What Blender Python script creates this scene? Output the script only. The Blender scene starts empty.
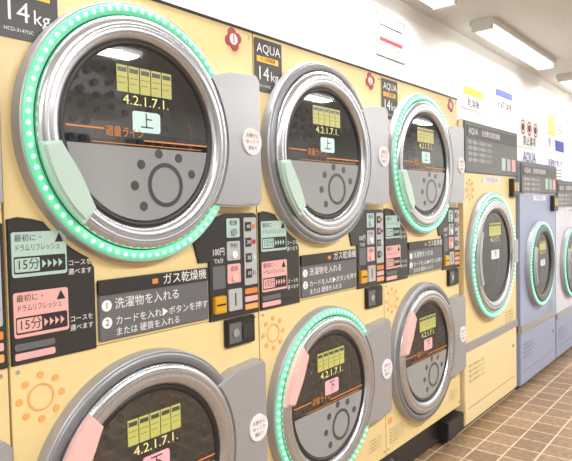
import bpy, bmesh, math, random
from math import sin, cos, pi, radians, sqrt
from mathutils import Matrix, Vector
random.seed(4)
S = bpy.context.scene
try:
    S.view_settings.view_transform = 'Standard'
    S.view_settings.look = 'None'
except Exception: pass

# ------------------------------------------------------------ materials
def srgb(r, g, b):
    f = lambda c: (c/255/12.92) if c/255 <= .04045 else ((c/255+.055)/1.055)**2.4
    return (f(r), f(g), f(b), 1)
MATS = {}
def mat(name, col, rough=.5, metal=0., emit=0., emcol=None, coat=0., bump=0., bscale=200, vary=0.):
    m = bpy.data.materials.new(name); m.use_nodes = True
    nt = m.node_tree; b = nt.nodes['Principled BSDF']
    b.inputs['Base Color'].default_value = srgb(*col)
    b.inputs['Roughness'].default_value = rough
    b.inputs['Metallic'].default_value = metal
    if coat: b.inputs['Coat Weight'].default_value = coat; b.inputs['Coat Roughness'].default_value = .08
    if emit:
        b.inputs['Emission Color'].default_value = srgb(*(emcol or col))
        b.inputs['Emission Strength'].default_value = emit
    if bump or vary:
        tc = nt.nodes.new('ShaderNodeTexCoord')
        n = nt.nodes.new('ShaderNodeTexNoise'); n.inputs['Scale'].default_value = bscale
        n.inputs['Detail'].default_value = 3
        nt.links.new(tc.outputs['Object'], n.inputs['Vector'])
        if bump:
            bp = nt.nodes.new('ShaderNodeBump'); bp.inputs['Strength'].default_value = bump
            bp.inputs['Distance'].default_value = .002
            nt.links.new(n.outputs['Fac'], bp.inputs['Height'])
            nt.links.new(bp.outputs['Normal'], b.inputs['Normal'])
        if vary:
            mx = nt.nodes.new('ShaderNodeMix'); mx.data_type = 'RGBA'
            c = srgb(*col)
            mx.inputs['A'].default_value = tuple(v*(1-vary) for v in c[:3])+(1,)
            mx.inputs['B'].default_value = tuple(min(1, v*(1+vary)) for v in c[:3])+(1,)
            nt.links.new(n.outputs['Fac'], mx.inputs['Factor'])
            nt.links.new(mx.outputs['Result'], b.inputs['Base Color'])
    MATS[name] = m
    return m
def see_through(name, col, rough, opac, refl=.12):
    """tinted pane: part transparent, part diffuse tint, fresnel gloss on top"""
    m = bpy.data.materials.new(name); m.use_nodes = True
    nt = m.node_tree; nt.nodes.clear()
    out = nt.nodes.new('ShaderNodeOutputMaterial')
    tr = nt.nodes.new('ShaderNodeBsdfTransparent'); tr.inputs['Color'].default_value = (.8, .82, .82, 1)
    df = nt.nodes.new('ShaderNodeBsdfDiffuse'); df.inputs['Color'].default_value = srgb(*col)
    gl = nt.nodes.new('ShaderNodeBsdfGlossy'); gl.inputs['Roughness'].default_value = rough
    m1 = nt.nodes.new('ShaderNodeMixShader'); m1.inputs['Fac'].default_value = opac
    nt.links.new(tr.outputs[0], m1.inputs[1]); nt.links.new(df.outputs[0], m1.inputs[2])
    lw = nt.nodes.new('ShaderNodeFresnel'); lw.inputs['IOR'].default_value = 1.55
    ad = nt.nodes.new('ShaderNodeMath'); ad.operation = 'MAXIMUM'; ad.inputs[1].default_value = refl
    nt.links.new(lw.outputs[0], ad.inputs[0])
    m2 = nt.nodes.new('ShaderNodeMixShader')
    nt.links.new(ad.outputs[0], m2.inputs['Fac'])
    nt.links.new(m1.outputs[0], m2.inputs[1]); nt.links.new(gl.outputs[0], m2.inputs[2])
    nt.links.new(m2.outputs[0], out.inputs['Surface'])
    MATS[name] = m
mat('yellow_paint', (229,206,150), .34, bump=.05, bscale=300, vary=.02)
mat('yellow_paint_light', (233,213,164), .42, bump=.05, bscale=300)
mat('blue_paint', (152,162,192), .4, bump=.05, bscale=300)
mat('lilac_paint', (205,206,218), .4, bump=.05, bscale=300)
mat('silver', (190,192,198), .26, .85)
mat('silver_soft', (170,171,176), .38, .45)
mat('dark_rim', (40,40,42), .35)
mat('black_plastic', (34,33,33), .4)
mat('panel_black', (50,48,48), .35)
mat('panel_gray', (100,101,104), .45)
mat('label_dark', (60,58,60), .4)
see_through('glass_dark', (74,76,80), .03, .30, .14)
see_through('glass_film', (164,166,168), .12, .84, .07)
mat('drum_steel', (112,114,118), .35, .7)
mat('drum_dark', (42,43,46), .5)
mat('film_dark', (74,74,76), .3)
mat('led_band', (120,206,168), .3, emit=.26, emcol=(70,235,160))
mat('led', (200,255,228), .3, emit=3.2, emcol=(110,255,190))
mat('unlit_band', (132,134,138), .4, .5)
mat('mint', (184,208,198), .35, coat=.4)
mat('pink', (234,186,182), .35, coat=.4)
mat('mint_label', (172,200,190), .5)
mat('pink_label', (226,172,168), .5)
mat('cyan_plate', (196,226,224), .4, emit=.08)
mat('pink_plate', (236,176,184), .4, emit=.08)
mat('yellow_sign', (188,188,104), .4, emit=.04)
mat('yellow_text', (226,222,150), .4, emit=.25)
mat('white_text', (235,235,235), .5)
mat('dark_text', (40,36,36), .6)
mat('gray_text', (130,120,100), .6)
mat('orange', (214,134,62), .5)
mat('orange_pale', (229,168,98), .5)
mat('gold', (222,170,48), .3, .3)
mat('red', (180,50,50), .5)
mat('maroon', (160,60,66), .5)
mat('blue_ink', (50,66,150), .5)
mat('paper', (224,224,226), .7)
mat('gray_plate', (176,178,180), .5)
mat('lamp_body', (215,215,212), .5)
mat('lamp_glow', (255,252,245), .5, emit=3)

def tiles():
    m = bpy.data.materials.new('brown_floor_tiles'); m.use_nodes = True
    nt = m.node_tree; b = nt.nodes['Principled BSDF']
    tc = nt.nodes.new('ShaderNodeTexCoord')
    br = nt.nodes.new('ShaderNodeTexBrick')
    br.offset = 0; br.squash = 1
    br.inputs['Scale'].default_value = 1
    br.inputs['Brick Width'].default_value = .15; br.inputs['Row Height'].default_value = .15
    br.inputs['Mortar Size'].default_value = .005; br.inputs['Mortar Smooth'].default_value = .2
    br.inputs['Color1'].default_value = srgb(146,118,90); br.inputs['Color2'].default_value = srgb(122,98,74)
    br.inputs['Mortar'].default_value = srgb(190,174,150)
    nt.links.new(tc.outputs['Object'], br.inputs['Vector'])
    n = nt.nodes.new('ShaderNodeTexNoise'); n.inputs['Scale'].default_value = 35; n.inputs['Detail'].default_value = 4
    nt.links.new(tc.outputs['Object'], n.inputs['Vector'])
    mx = nt.nodes.new('ShaderNodeMix'); mx.data_type = 'RGBA'; mx.blend_type = 'OVERLAY'
    mx.inputs['Factor'].default_value = .6
    nt.links.new(n.outputs['Fac'], mx.inputs['B']); nt.links.new(br.outputs['Color'], mx.inputs['A'])
    nt.links.new(mx.outputs['Result'], b.inputs['Base Color'])
    bp = nt.nodes.new('ShaderNodeBump'); bp.inputs['Strength'].default_value = .4; bp.invert = True
    bp.inputs['Distance'].default_value = .003
    nt.links.new(br.outputs['Fac'], bp.inputs['Height']); nt.links.new(bp.outputs['Normal'], b.inputs['Normal'])
    b.inputs['Roughness'].default_value = .45
    MATS['floor_tile'] = m
tiles()
mat('wall_white', (236,236,234), .6, bump=.15, bscale=120)
mat('ceiling_panel', (216,213,208), .8, bump=.8, bscale=60, vary=.16)
mat('night_glass', (20,24,30), .05)

# ------------------------------------------------------------ mesh builder
_text = {}
def text_mesh(body, size, align):
    k = (body, size, align)
    if k in _text: return _text[k]
    cu = bpy.data.curves.new('t', 'FONT'); cu.body = body; cu.size = size
    cu.align_x = align; cu.align_y = 'CENTER'; cu.resolution_u = 2
    ob = bpy.data.objects.new('t', cu); S.collection.objects.link(ob)
    dg = bpy.context.evaluated_depsgraph_get()
    me = bpy.data.meshes.new_from_object(ob.evaluated_get(dg))
    bpy.data.objects.remove(ob); bpy.data.curves.remove(cu)
    _text[k] = me
    return me

class MB:
    def __init__(s): s.bm = bmesh.new(); s.mats = []
    def mi(s, m):
        if m not in s.mats: s.mats.append(m)
        return s.mats.index(m)
    def merge(s, tb, m, smooth=False):
        i = s.mi(m)
        for f in tb.faces: f.material_index = i; f.smooth = smooth
        me = bpy.data.meshes.new('tmp'); tb.to_mesh(me); tb.free()
        s.bm.from_mesh(me); bpy.data.meshes.remove(me)
    def poly(s, pts, yf, yb, m, bev=0.):
        tb = bmesh.new()
        a = [tb.verts.new((x, yf, z)) for x, z in pts]
        b = [tb.verts.new((x, yb, z)) for x, z in pts]
        n = len(pts)
        ff = tb.faces.new(a); tb.faces.new(b[::-1])
        for i in range(n): tb.faces.new((a[i], b[i], b[(i+1) % n], a[(i+1) % n]))
        bmesh.ops.recalc_face_normals(tb, faces=tb.faces)
        if bev: bmesh.ops.bevel(tb, geom=list(ff.edges), offset=bev, segments=2, affect='EDGES')
        s.merge(tb, m)
    def rect(s, x0, x1, z0, z1, yf, yb, m, r=0., bev=0.):
        if r:
            pts = []
            for cx, cz, a0 in ((x1-r, z1-r, 0), (x0+r, z1-r, 90), (x0+r, z0+r, 180), (x1-r, z0+r, 270)):
                for k in range(5):
                    a = radians(a0+k*22.5); pts.append((cx+r*cos(a), cz+r*sin(a)))
        else: pts = [(x0, z0), (x1, z0), (x1, z1), (x0, z1)]
        s.poly(pts, yf, yb, m, bev)
    def disc(s, cx, cz, r, yf, yb, m, n=32):
        s.poly([(cx+r*cos(2*pi*k/n), cz+r*sin(2*pi*k/n)) for k in range(n)], yf, yb, m)
    def lathe(s, cx, cz, prof, m, n=96, smooth=True):
        tb = bmesh.new(); rings = []
        for r, y in prof:
            rings.append([tb.verts.new((cx+r*cos(2*pi*k/n), y, cz+r*sin(2*pi*k/n))) for k in range(n)])
        for a, b in zip(rings, rings[1:]):
            for k in range(n): tb.faces.new((a[k], a[(k+1) % n], b[(k+1) % n], b[k]))
        bmesh.ops.recalc_face_normals(tb, faces=tb.faces)
        sm = sum(f.normal.y*f.calc_area() for f in tb.faces)
        if sm > 0: bmesh.ops.reverse_faces(tb, faces=tb.faces)
        s.merge(tb, m, smooth)
    def holed(s, x0, x1, z0, z1, cx, cz, r, y, yb, m):
        """front sheet with a round opening plus side returns"""
        tb = bmesh.new()
        angs = sorted([2*pi*k/64 for k in range(64)] +
                      [math.atan2(z-cz, x-cx) % (2*pi) for x in (x0, x1) for z in (z0, z1)])
        ci, co = [], []
        for a in angs:
            c, sn = cos(a), sin(a)
            t = min([((x1 if c > 0 else x0)-cx)/c if abs(c) > 1e-9 else 1e9,
                     ((z1 if sn > 0 else z0)-cz)/sn if abs(sn) > 1e-9 else 1e9])
            ci.append(tb.verts.new((cx+r*c, y, cz+r*sn)))
            co.append(tb.verts.new((cx+t*c, y, cz+t*sn)))
        n = len(angs)
        bk = [tb.verts.new((v.co.x, yb, v.co.z)) for v in co]
        for k in range(n):
            j = (k+1) % n
            tb.faces.new((ci[k], co[k], co[j], ci[j]))
            tb.faces.new((co[k], bk[k], bk[j], co[j]))
        bmesh.ops.recalc_face_normals(tb, faces=tb.faces)
        s.merge(tb, m)
    def text(s, body, size, x, z, y, m, align='LEFT', sx=1.):
        me = text_mesh(body, size, align)
        tb = bmesh.new(); tb.from_mesh(me)
        for v in tb.verts: v.co = Vector((x+v.co.x*sx, y, z+v.co.y))
        s.merge(tb, m)
    def done(s, name, parent=None, loc=(0,0,0)):
        me = bpy.data.meshes.new(name); s.bm.to_mesh(me); s.bm.free()
        for m in s.mats: me.materials.append(MATS[m])
        ob = bpy.data.objects.new(name, me); S.collection.objects.link(ob)
        ob.location = loc
        if parent: ob.parent = parent
        return ob

def empty(name, loc):
    e = bpy.data.objects.new(name, None); S.collection.objects.link(e); e.location = loc
    e.empty_display_size = .1
    return e

# ------------------------------------------------------------ door
def door(par, name, cx, cz, lit, upper=True, R=.343, kind='dryer', cap='', yback=.13, bezel='silver'):
    k = R/.343
    d = MB()
    d.lathe(cx, cz, [(.349*k, 0), (.347*k, -.030), (.343*k, -.037), (.341*k, -.034)], 'silver_soft')
    d.lathe(cx, cz, [(.342*k, -.034), (.338*k, -.040), (.316*k, -.040), (.313*k, -.034)], 'led_band' if lit else 'unlit_band')
    d.lathe(cx, cz, [(.314*k, -.034), (.309*k, -.024)], 'dark_rim')
    if lit:
        n = 80
        for i in range(n):
            a = 2*pi*i/n
            if kind == 'dryer' and cos(a) > cos(radians(39)): continue   # covered by the hinge
            tb = bmesh.new()
            bmesh.ops.create_uvsphere(tb, u_segments=8, v_segments=5, radius=.0058*k)
            bmesh.ops.translate(tb, verts=tb.verts, vec=(cx+.328*k*cos(a), -.040, cz+.328*k*sin(a)))
            d.merge(tb, 'led', True)
    d.lathe(cx, cz, [(.311*k, -.018), (.311*k, -.040), (.306*k, -.047), (.297*k, -.051), (.286*k, -.052),
                     (.283*k, -.050), (.280*k, -.052), (.263*k, -.048), (.254*k, -.041), (.250*k, -.030)], bezel)
    d.lathe(cx, cz, [(.2515*k, -.034), (.248*k, -.037), (.238*k, -.036), (.235*k, -.030)], 'black_plastic')
    d.lathe(cx, cz, [(.236*k, -.030), (.20*k, -.0302), (.12*k, -.0304), (.05*k, -.0304), (.0001, -.0304)], 'glass_dark')
    d.lathe(cx, cz, [(.236*k, -.030), (.234*k, .02), (.225*k, .03)], 'black_plastic', 64)
    d.lathe(cx, cz, [(.228*k, .02), (.240*k, .05), (.240*k, yback-.012)], 'drum_steel', 64)
    d.lathe(cx, cz, [(.241*k, yback-.012), (.15*k, yback-.008), (.06*k, yback-.014), (.0001, yback-.016)], 'drum_steel', 64)
    for rr, nn in ((.20, 26), (.165, 20), (.13, 16), (.095, 12)):
        for i in range(nn):
            a = 2*pi*i/nn
            d.disc(cx+rr*k*cos(a), cz+rr*k*sin(a), .010*k, yback-.020, yback-.012, 'drum_dark', 10)
    if kind == 'dryer':
        r = .233*k; zc = -.035*k
        a0 = math.asin(zc/r)
        pts = []
        N = 40
        A0 = pi - a0; A1 = 2*pi + a0
        for i in range(N+1):
            a = A0+(A1-A0)*i/N; pts.append((cx+r*cos(a), cz+r*sin(a)))
        tb = bmesh.new(); tb.faces.new([tb.verts.new((x, -.0322, z)) for x, z in pts]); d.merge(tb, 'glass_film')
        hw = sqrt(r*r-.0006)
        d.rect(cx-hw, cx-.125*k, cz+.004, cz+.008, -.0330, -.0315, 'orange')
        d.rect(cx+.0*k, cx+hw, cz-.018, cz-.014, -.0330, -.0315, 'orange')
        d.rect(cx-hw*.7, cx+hw*.9, cz-.030, cz-.028, -.0330, -.0315, 'orange')
        d.text('適量ライン', .030*k, cx-.122*k, cz+.000, -.0332, 'orange', sx=.82)
        bx, bz = cx+.070*k, cz-.135*k
        d.lathe(bx, bz, [(.062*k, -.0334), (.050*k, -.0334)], 'film_dark', 40)
        for i in range(9):
            a = radians(90+i*40+12)
            px, pz = bx+.105*k*cos(a), bz+.088*k*sin(a)
            if (px-cx)**2+(pz-cz)**2 < (.215*k)**2 and pz < cz+zc-.012:
                d.disc(px, pz, .013*k, -.0334, -.032, 'film_dark', 20)
    for i in range(5):
        x0 = cx-.082*k+i*.037*k
        d.rect(x0, x0+.034*k, cz+.108*k, cz+.178*k, -.0325, -.0315, 'yellow_sign')
        d.rect(x0+.003, x0+.031*k, cz+.160*k, cz+.172*k, -.0328, -.0315, 'film_dark')
        d.rect(x0+.003, x0+.031*k, cz+.145*k, cz+.147*k, -.0328, -.0315, 'gray_text')
        d.rect(x0+.003, x0+.025*k, cz+.130*k, cz+.132*k, -.0328, -.0315, 'gray_text')
    d.text('4.2.1.7.1.', .036*k, cx+.012*k, cz+.088*k, -.0330, 'yellow_text', 'CENTER', sx=1.2)
    if kind == 'dryer':
        d.rect(cx-.036*k, cx+.056*k, cz+.006*k, cz+.062*k, -.0330, -.0315, 'cyan_plate' if upper else 'pink_plate', r=.008)
        d.text(cap or ('上' if upper else '下'), .046*k, cx+.010*k, cz+.034*k, -.0336, 'dark_text', 'CENTER')
        aa, ab = (188, 229) if upper else (131, 172)
        pts = []
        for i in range(13):
            a = radians(aa+(ab-aa)*i/12); pts.append((cx+.312*cos(a), cz+.312*sin(a)))
        for i in range(13):
            t = i/12; a = radians(ab+(aa-ab)*t)
            q = .262-.022*sin(pi*t)
            pts.append((cx+q*cos(a), cz+q*sin(a)))
        d.poly(pts, -.068, -.045, 'mint' if upper else 'pink', bev=.008)
        pts = []
        for i in range(15):
            a = radians(-39+78*i/14); pts.append((cx+.308*cos(a), cz+.308*sin(a)))
        pts += [(.70, cz+.222), (.826, cz+.232), (.842, cz+.215), (.842, cz-.18), (.826, cz-.196), (.70, cz-.20)]
        d.poly(pts, -.047, 0, 'silver_soft', bev=.006)
        d.disc(.792, cz+.012, .044, -.052, -.045, 'paper', 36)
        d.text('お静かに', .016, .792, cz+.030, -.0525, 'maroon', 'CENTER')
        d.text('ゆっくり', .016, .792, cz+.010, -.0525, 'red', 'CENTER')
        d.text('閉めて', .014, .792, cz-.010, -.0525, 'dark_text', 'CENTER')
    else:
        d.rect(cx-.05*k, cx+.07*k, cz-.02*k, cz+.03*k, -.0330, -.0315, 'paper', r=.006)
        d.text('洗', .04*k, cx+.01*k, cz+.005*k, -.0336, 'dark_text', 'CENTER')
        pts = []
        for i in range(9):
            a = radians(150+60*i/8); pts.append((cx+.30*k*cos(a), cz+.30*k*sin(a)))
        for i in range(9):
            a = radians(210-60*i/8); pts.append((cx+.262*k*cos(a), cz+.262*k*sin(a)))
        d.poly(pts, -.066, -.045, 'silver_soft', bev=.006)
        # hinge block
        d.rect(cx+.30*k, cx+.372*k, cz-.07*k, cz+.07*k, -.046, 0, 'silver_soft', r=.01, bev=.004)
    return d.done(name, par)

ZU, ZL, CX = 1.52, .577, .3746
W = .86
def dryer(idx, number, lit_u, lit_l):
    e = empty('stacked_coin_dryer', (idx*W, 0, 0))
    b = MB()
    b.holed(.003, .857, .967, 1.905, CX, ZU, .243, 0, .13, 'yellow_paint')
    b.holed(.003, .857, .16, .9645, CX, ZL, .243, 0, .13, 'yellow_paint')
    b.rect(.0, .86, .16, 1.90, .132, .146, 'black_plastic')
    b.rect(.0, .003, .16, 1.90, .012, .132, 'black_plastic')
    b.rect(.857, .86, .16, 1.90, .012, .132, 'black_plastic')
    b.rect(.003, .857, .955, .975, .012, .132, 'black_plastic')
    b.rect(.0, .86, 1.905, 1.915, -.003, .146, 'dark_rim', bev=.002)
    b.rect(.01, .85, .02, .16, .03, .145, 'black_plastic')
    for fx in (.06, .74):
        b.disc(fx+.03, .09, .018, .02, .03, 'panel_gray', 16)
        b.rect(fx, fx+.06, 0, .03, .02, .12, 'black_plastic')
    b.rect(.62, .84, .03, .13, -.03, .04, 'black_plastic', bev=.005)
    for x in (.02, .84):
        for z in (1.885, .985, .945, .185):
            b.disc(x, z, .005, -.002, .0, 'silver', 12)
    b.done('cabinet', e)
    l = MB()
    l.rect(.006, .150, 1.715, 1.895, -.003, 0, 'label_dark', r=.004)
    l.text('AQUA', .044, .016, 1.862, -.0036, 'white_text')
    l.rect(.016, .13, 1.816, 1.836, -.0036, 0, 'gold')
    l.text('ガス乾燥機', .016, .073, 1.826, -.004, 'dark_text', 'CENTER')
    l.text('14', .066, .014, 1.776, -.0036, 'white_text')
    l.text('kg', .048, .086, 1.772, -.0036, 'white_text')
    l.text('HCD-3147GC', .012, .016, 1.735, -.0036, 'white_text')
    cx, cz = .765, 1.865
    pts = []
    for i in range(48):
        a = 2*pi*i/48; q = .026+.012*abs(cos(2*a))
        pts.append((cx+q*cos(a+.3), cz+q*sin(a+.3)))
    l.poly(pts, -.003, 0, 'maroon')
    l.disc(cx, cz, .018, -.0036, 0, 'paper', 24)
    l.text(number, .040, cx, cz, -.0042, 'maroon', 'CENTER')
    sx, sz = .074, .874
    l.lathe(sx, sz, [(.033, -.002), (.029, -.002)], 'orange_pale', 36)
    for i in range(8):
        a = radians(45*i); l.disc(sx+.053*cos(a), sz+.053*sin(a), .0085, -.002, 0, 'orange_pale', 14)
    for j in range(5):
        l.text('使用上の注意をお守りください', .010, .03, .27-.015*j, -.002, 'gray_text')
    l.rect(.022, .055, .30, .33, -.002, 0, 'orange_pale')
    for j in range(4):
        l.text('ドアを確実に閉めてください', .009, .70, .27-.015*j, -.002, 'gray_text')
    l.done('printed_labels', e)
    p = MB()
    arc = [(CX+.362*cos(radians(a)), ZU+.362*sin(radians(a))) for a in range(219, 246, 3)]
    p.poly([(.005, .962), (.005, 1.300), (.03, 1.305), (.065, 1.300)]+arc+[(.226, 1.17), (.226, .962)], -.006, 0, 'panel_black', bev=.002)
    for z0, c, t in ((1.165, 'mint_label', 'mint_label'), (1.025, 'pink_label', 'pink_label')):
        p.rect(.012, .148, z0, z0+.105, -.009, 0, c, r=.006)
        p.text('最初に・', .018, .018, z0+.090, -.0095, 'dark_text')
        p.text('ドラムリフレッシュ', .0175, .018, z0+.067, -.0095, 'dark_text', sx=.72)
        p.rect(.016, .144, z0+.008, z0+.048, -.0095, 0, 'dark_text', r=.004)
        p.rect(.018, .078, z0+.012, z0+.044, -.0099, 0, t, r=.003)
        p.text('15分', .030, .021, z0+.028, -.0104, 'dark_text', sx=.95)
        for j in range(4):
            x = .084+.014*j
            p.poly([(x, z0+.018), (x+.010, z0+.028), (x, z0+.038)], -.0100, -.009, t)
        p.poly([(.118, z0+.078), (.140, z0+.078), (.129, z0+.100)], -.0100, -.009, 'dark_text')
        p.text('コースを', .0165, .152, z0+.022, -.0066, 'white_text')
        p.text('選べます', .0165, .152, z0+.0, -.0066, 'white_text')
    for j in range(2):
        p.rect(.012, .11, .973+.022*j, .989+.022*j, -.009, 0, ('pink_label', 'panel_gray')[j], r=.004)
    p.done('programme_panel', e)
    p = MB()
    p.rect(.234, .620, .975, 1.135, -.008, 0, 'panel_gray', r=.004, bev=.002)
    p.rect(.234, .620, 1.095, 1.135, -.010, 0, 'panel_black', r=.004)
    p.text('ガス乾燥機', .034, .612, 1.115, -.0106, 'white_text', 'RIGHT')
    p.rect(.405, .425, 1.108, 1.122, -.0106, 0, 'orange')
    for j, t in ((0, '洗濯物を入れる'), (1, 'カードを入れ▶ボタンを押す')):
        z = 1.067-.045*j
        p.disc(.257, z, .015, -.0088, 0, 'white_text', 20)
        p.text(str(j+1), .024, .257, z, -.0092, 'dark_text', 'CENTER')
        p.text(t, (.032, .026)[j], .281, z, -.0088, 'white_text')
    p.text('または 硬貨を入れる', .024, .281, .992, -.0088, 'white_text')
    p.done('instruction_panel', e)
    p = MB()
    arc = [(CX+.362*cos(radians(a)), ZU+.362*sin(radians(a))) for a in range(-58, -38, 3)]
    p.poly([(.627, .962)]+[(.627, 1.15), (.585, 1.15)]+arc+[(.70, 1.300), (.84, 1.300), (.855, 1.29), (.855, .962)], -.007, 0, 'panel_black', bev=.002)
    for j, (z0, c) in enumerate(((1.222, 'mint_label'), (1.148, 'gray_plate'), (1.074, 'pink_label'))):
        p.rect(.705, .765, z0, z0+.062, -.010, 0, c, r=.005)
        p.text(('乾燥', '予約', '追加')[j], .018, .735, z0+.046, -.0106, 'dark_text', 'CENTER')
        p.disc(.735, z0+.018, .012, -.016, 0, ('silver', 'white_text', 'pink')[j], 20)
    p.rect(.785, .846, 1.06, 1.285, -.010, 0, 'gray_plate', r=.005)
    for j in range(4):
        z = 1.255-.052*j
        p.rect(.791, .818, z-.015, z+.015, -.0125, 0, 'panel_black')
        p.disc(.832, z, .008, -.0125, 0, ('orange', 'red', 'mint', 'silver')[j], 14)
        p.text('%d0' % (4-j), .018, .8045, z, -.013, 'white_text', 'CENTER')
    p.text('100円', .028, .640, 1.178, -.0076, 'white_text', sx=.8)
    p.text('で%s分' % '6', .018, .645, 1.15, -.0076, 'white_text')
    p.rect(.640, .695, 1.062, 1.135, -.009, 0, 'panel_gray', r=.003)
    p.rect(.638, .69, .985, 1.04, -.020, 0, 'gold', r=.006, bev=.003)
    p.rect(.645, .683, 1.010, 1.016, -.021, 0, 'black_plastic')
    p.rect(.705, .765, .985, 1.055, -.014, 0, 'gray_plate', r=.004)
    p.rect(.732, .737, 1.0, 1.042, -.015, 0, 'black_plastic')
    for j in range(3):
        p.rect(.785, .846, .978+.026*j, .996+.026*j, -.010, 0, ('orange_pale', 'pink_label', 'orange')[j], r=.003)
    p.done('payment_panel', e)
    p = MB()
    p.rect(.690, .826, .868, .958, -.014, 0, 'black_plastic', r=.005, bev=.003)
    p.rect(.700, .755, .880, .945, -.017, 0, 'panel_gray', r=.004)
    p.rect(.765, .815, .885, .935, -.0155, 0, 'panel_black', r=.004)
    p.disc(.728, .913, .014, -.021, 0, 'silver', 20)
    p.done('coin_return', e)
    door(e, 'upper_door', CX, ZU, lit_u, True)
    door(e, 'lower_door', CX, ZL, lit_l, False)
    return e

dryer(-1, '0', False, True)
dryer(0, '1', True, False)
dryer(1, '2', False, True)
dryer(2, '3', True, False)

# ------------------------------------------------------------ washers
def washer(x0, w, y, top, cz, R, paint, paint2, panel_h, label, cxf=.47, bezel='silver'):
    e = empty('front_load_washer', (x0, y, 0))
    b = MB()
    yb = .145-y
    zs = cz-R-.12
    b.holed(.004, w-.004, zs+.02, top, w*cxf, cz, .243*R/.343, 0, yb, paint)
    b.rect(.004, w-.004, .03, zs-.02, .0, yb, paint2, bev=.004)
    b.rect(.0, w, zs-.025, zs+.025, -.010, .02, 'silver_soft', bev=.003)
    b.rect(.0, w, zs-.025, top-.005, yb-.004, yb, 'black_plastic')
    b.rect(.004, w-.004, top-.003, top, .0, yb, paint)
    b.rect(.02, w-.02, 0, .03, .03, yb, 'black_plastic')
    b.rect(.05, w-.05, .12, .123, -.001, .01, 'gray_text')
    b.disc(w-.08, zs-.15, .012, -.004, 0, 'silver', 16)
    b.done('cabinet', e)
    p = MB()
    zp = top-panel_h
    p.rect(.004, w-.004, zp, top-.004, -.014, 0, 'panel_gray', r=.01, bev=.004)
    p.rect(.03, w-.03, top-.095, top-.03, -.017, 0, 'panel_black', r=.005)
    p.text(label, .05, .05, top-.062, -.0176, 'white_text')
    p.text('全自動洗濯乾燥機', .04, .25, top-.062, -.0176, 'white_text')
    for j in range(4):
        p.text('洗濯・乾燥コースを選んでください', .024, .05, top-.125-.034*j, -.0146, 'white_text')
    for j in range(3):
        p.rect(w-.33+.10*j, w-.26+.10*j, zp+.03, zp+.11, -.018, 0, ('mint_label', 'gray_plate', 'pink_label')[j], r=.006)
    p.done('control_panel', e)
    p = MB()
    p.rect(w-.14, w-.02, zp-.14, zp-.015, -.03, 0, 'black_plastic', r=.008, bev=.004)
    p.rect(w-.12, w-.09, zp-.10, zp-.04, -.034, 0, 'gold')
    p.rect(w-.07, w-.035, zp-.10, zp-.04, -.034, 0, 'gray_plate')
    p.rect(.30, .62, zp-.055, zp-.018, -.003, 0, 'paper', r=.005)
    p.text('すすぎも洗いも', .03, .46, zp-.037, -.0036, 'blue_ink', 'CENTER')
    if paint == 'yellow_paint':
        sx, sz = .10, zp-.10
        p.lathe(sx, sz, [(.036, -.002), (.030, -.002)], 'orange_pale', 36)
        for i in range(8):
            a = radians(45*i); p.disc(sx+.056*cos(a), sz+.056*sin(a), .0095, -.002, 0, 'orange_pale', 14)
    for j in range(4):
        p.text('注意 ドアを開けるとき', .016, w-.24, cz-R-.02-.022*j, -.002, 'gray_text')
        p.text('使用上の注意をお守りください', .018, .06, zs-.12-.03*j, -.002, 'gray_text')
    p.done('coin_unit_and_labels', e)
    door(e, 'door', w*cxf, cz, True, True, R, 'washer', yback=yb-.006, bezel=bezel)
    return e
washer(2.60, .93, -.02, 1.80, .995, .388, 'yellow_paint', 'yellow_paint_light', .30, 'AQUA', .445)
washer(3.55, .90, -.04, 1.61, .865, .315, 'blue_paint', 'blue_paint', .22, 'AQUA', bezel='panel_gray')
washer(4.47, .90, -.04, 1.50, .80, .30, 'lilac_paint', 'blue_paint', .22, 'AQUA', bezel='panel_gray')

# ------------------------------------------------------------ room
X0, X1, YB, YF, H = -2.6, 6.6, .15, -3.6, 2.40
def box(name, x0, x1, y0, y1, z0, z1, m):
    b = MB(); b.rect(x0, x1, z0, z1, y0, y1, m); return b.done(name)
box('floor', X0-.1, X1+.1, YF-.1, YB+.1, -.1, 0, 'floor_tile')
box('ceiling', X0-.1, X1+.1, YF-.1, YB+.1, H, H+.1, 'ceiling_panel')
box('wall_back', X0-.1, X1+.1, YB, YB+.1, 0, H, 'wall_white')
box('wall_left', X0-.1, X0, YF, YB, 0, H, 'wall_white')
box('wall_right', X1, X1+.1, YF, YB, 0, H, 'wall_white')
box('wall_front', X0-.1, X1+.1, YF-.1, YF, 0, H, 'wall_white')
for i, x in enumerate((-1.6, .6, 2.8)):  # unseen dark windows, added for the door glass to reflect
    b = MB()
    b.rect(x, x+1.9, .5, 2.1, YF+.002, YF+.03, 'silver_soft')
    b.rect(x+.06, x+.92, .56, 2.04, YF+.02, YF+.036, 'night_glass')
    b.rect(x+.98, x+1.84, .56, 2.04, YF+.02, YF+.036, 'night_glass')
    b.done('added_window_%d' % (i+1))

def batten(x0, x1, y, en, hw=.09):
    e = empty('ceiling_batten_light', ((x0+x1)/2, y, H))
    L = (x1-x0)/2
    b = MB()
    b.rect(-L, L, -.035, 0, -hw, hw, 'lamp_body', bev=.004)
    b.rect(-L+.03, L-.03, -.062, -.035, -hw+.02, hw-.02, 'lamp_glow')
    b.rect(-L, -L+.03, -.066, -.035, -hw+.01, hw-.01, 'lamp_body')
    b.rect(L-.03, L, -.066, -.035, -hw+.01, hw-.01, 'lamp_body')
    b.done('housing', e)
    ld = bpy.data.lights.new('tube', 'AREA'); ld.shape = 'RECTANGLE'
    ld.size = L*2-.1; ld.size_y = hw*1.6; ld.energy = en*L*2; ld.color = (1, .985, .96)
    o = bpy.data.objects.new('tube', ld); S.collection.objects.link(o); o.parent = e
    o.location = (0, 0, -.07)
for x0, x1 in ((-1.8, -.5), (-.2, 1.05), (1.15, 2.30), (2.80, 4.15), (4.7, 6.0)):
    batten(x0, x1, -.06, 10, .07)
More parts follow.
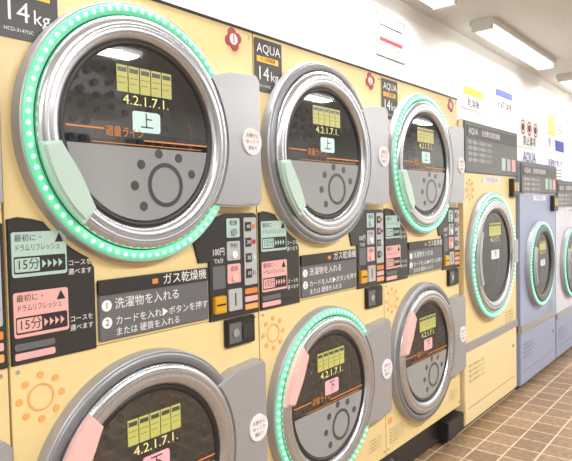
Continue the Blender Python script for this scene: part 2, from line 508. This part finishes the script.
for x0, x1 in ((-1.8, -.4), (.4, 1.8), (2.6, 4.0), (4.8, 6.2)):  # unseen room-side row, added to brighten the room and machine fronts
    batten(x0, x1, -1.9, 40)

# ------------------------------------------------------------ posters
def poster(name, x0, x1, z0, z1, fn):
    b = MB(); b.rect(x0, x1, z0, z1, YB-.004, YB-.0005, 'paper'); fn(b, YB-.006); b.done(name)
def f1(b, y):
    for x0, x1, z0, z1 in ((1.94, 2.24, 2.07, 2.074), (1.94, 2.24, 2.276, 2.28), (1.94, 1.944, 2.07, 2.28), (2.236, 2.24, 2.07, 2.28)):
        b.rect(x0, x1, z0, z1, y, y+.003, 'gray_text')
    b.text('コインランドリー', .036, 2.09, 2.252, y, 'blue_ink', 'CENTER')
    b.rect(1.97, 2.21, 2.222, 2.229, y, y+.003, 'dark_text')
    b.text('ご利用の方へ', .044, 2.09, 2.195, y, 'dark_text', 'CENTER')
    b.rect(1.97, 2.21, 2.145, 2.165, y, y+.003, 'red')
    b.text('お知らせ', .048, 2.09, 2.110, y, 'red', 'CENTER')
poster('wall_poster', 1.94, 2.24, 2.07, 2.28, f1)
def f2(b, y):
    for i in range(3):
        b.lathe(4.24+.17*i, 1.93, [(.06, y), (.045, y)], 'red', 24)
        b.disc(4.24+.17*i, 1.93, .03, y, y+.002, 'dark_text', 16)
    b.text('禁止事項', .085, 4.41, 1.82, y, 'dark_text', 'CENTER')
poster('wall_poster', 4.12, 4.70, 1.77, 2.02, f2)
def f3(b, y):
    b.text('AQUA', .12, 4.41, 1.69, y, 'blue_ink', 'CENTER')
poster('wall_poster', 4.12, 4.70, 1.62, 1.75, f3)
def f4(b, y):
    b.rect(3.03, 3.37, 2.03, 2.08, y, y+.003, 'gold')
    b.text('乾燥機', .07, 3.2, 1.98, y, 'dark_text', 'CENTER')
poster('wall_sign', 3.0, 3.4, 1.94, 2.10, f4)
def f5(b, y):
    b.rect(4.95, 5.2, 1.93, 2.12, y, y+.003, 'orange_pale')
    b.rect(5.2, 5.5, 1.80, 1.90, y, y+.003, 'blue_ink')
    b.text('洗剤', .10, 5.35, 2.0, y, 'dark_text', 'CENTER')
    b.text('使い方', .10, 5.10, 1.86, y, 'blue_ink', 'CENTER')
poster('wall_poster', 4.92, 5.52, 1.78, 2.14, f5)
def f6(b, y):
    b.rect(3.62, 3.98, 2.10, 2.15, y, y+.003, 'blue_ink')
    b.text('洗濯乾燥機', .065, 3.8, 2.04, y, 'dark_text', 'CENTER')
poster('wall_sign', 3.6, 4.0, 1.98, 2.17, f6)
def f7(b, y):
    b.text('洗濯機の使い方', .07, 5.2, 1.68, y, 'blue_ink', 'CENTER')
    for j in range(4):
        b.rect(4.97, 5.43, 1.62-.03*j, 1.627-.03*j, y, y+.003, 'gray_text')
poster('wall_poster', 4.92, 5.48, 1.50, 1.74, f7)

# ------------------------------------------------------------ world
w = bpy.data.worlds.new('World'); S.world = w; w.use_nodes = True
w.node_tree.nodes['Background'].inputs['Color'].default_value = (.9, .92, 1, 1)
w.node_tree.nodes['Background'].inputs['Strength'].default_value = .3

# ------------------------------------------------------------ camera
phi, pit, rol, f = .8893, .0367, -.0209, 584.09
F = Vector((sin(phi)*cos(pit), cos(phi)*cos(pit), -sin(pit)))
R0 = Vector((cos(phi), -sin(phi), 0)); U0 = R0.cross(F)
R = cos(rol)*R0+sin(rol)*U0; U = -sin(rol)*R0+cos(rol)*U0
M = Matrix((R, U, -F)).transposed().to_4x4()
M.translation = Vector((-.6258, -1.3335, 1.52-.2096))
cd = bpy.data.cameras.new('camera'); cam = bpy.data.objects.new('camera', cd); S.collection.objects.link(cam)
cam.matrix_world = M
cd.sensor_width = 36; cd.lens = f/572*36; cd.clip_start = .05
S.camera = cam
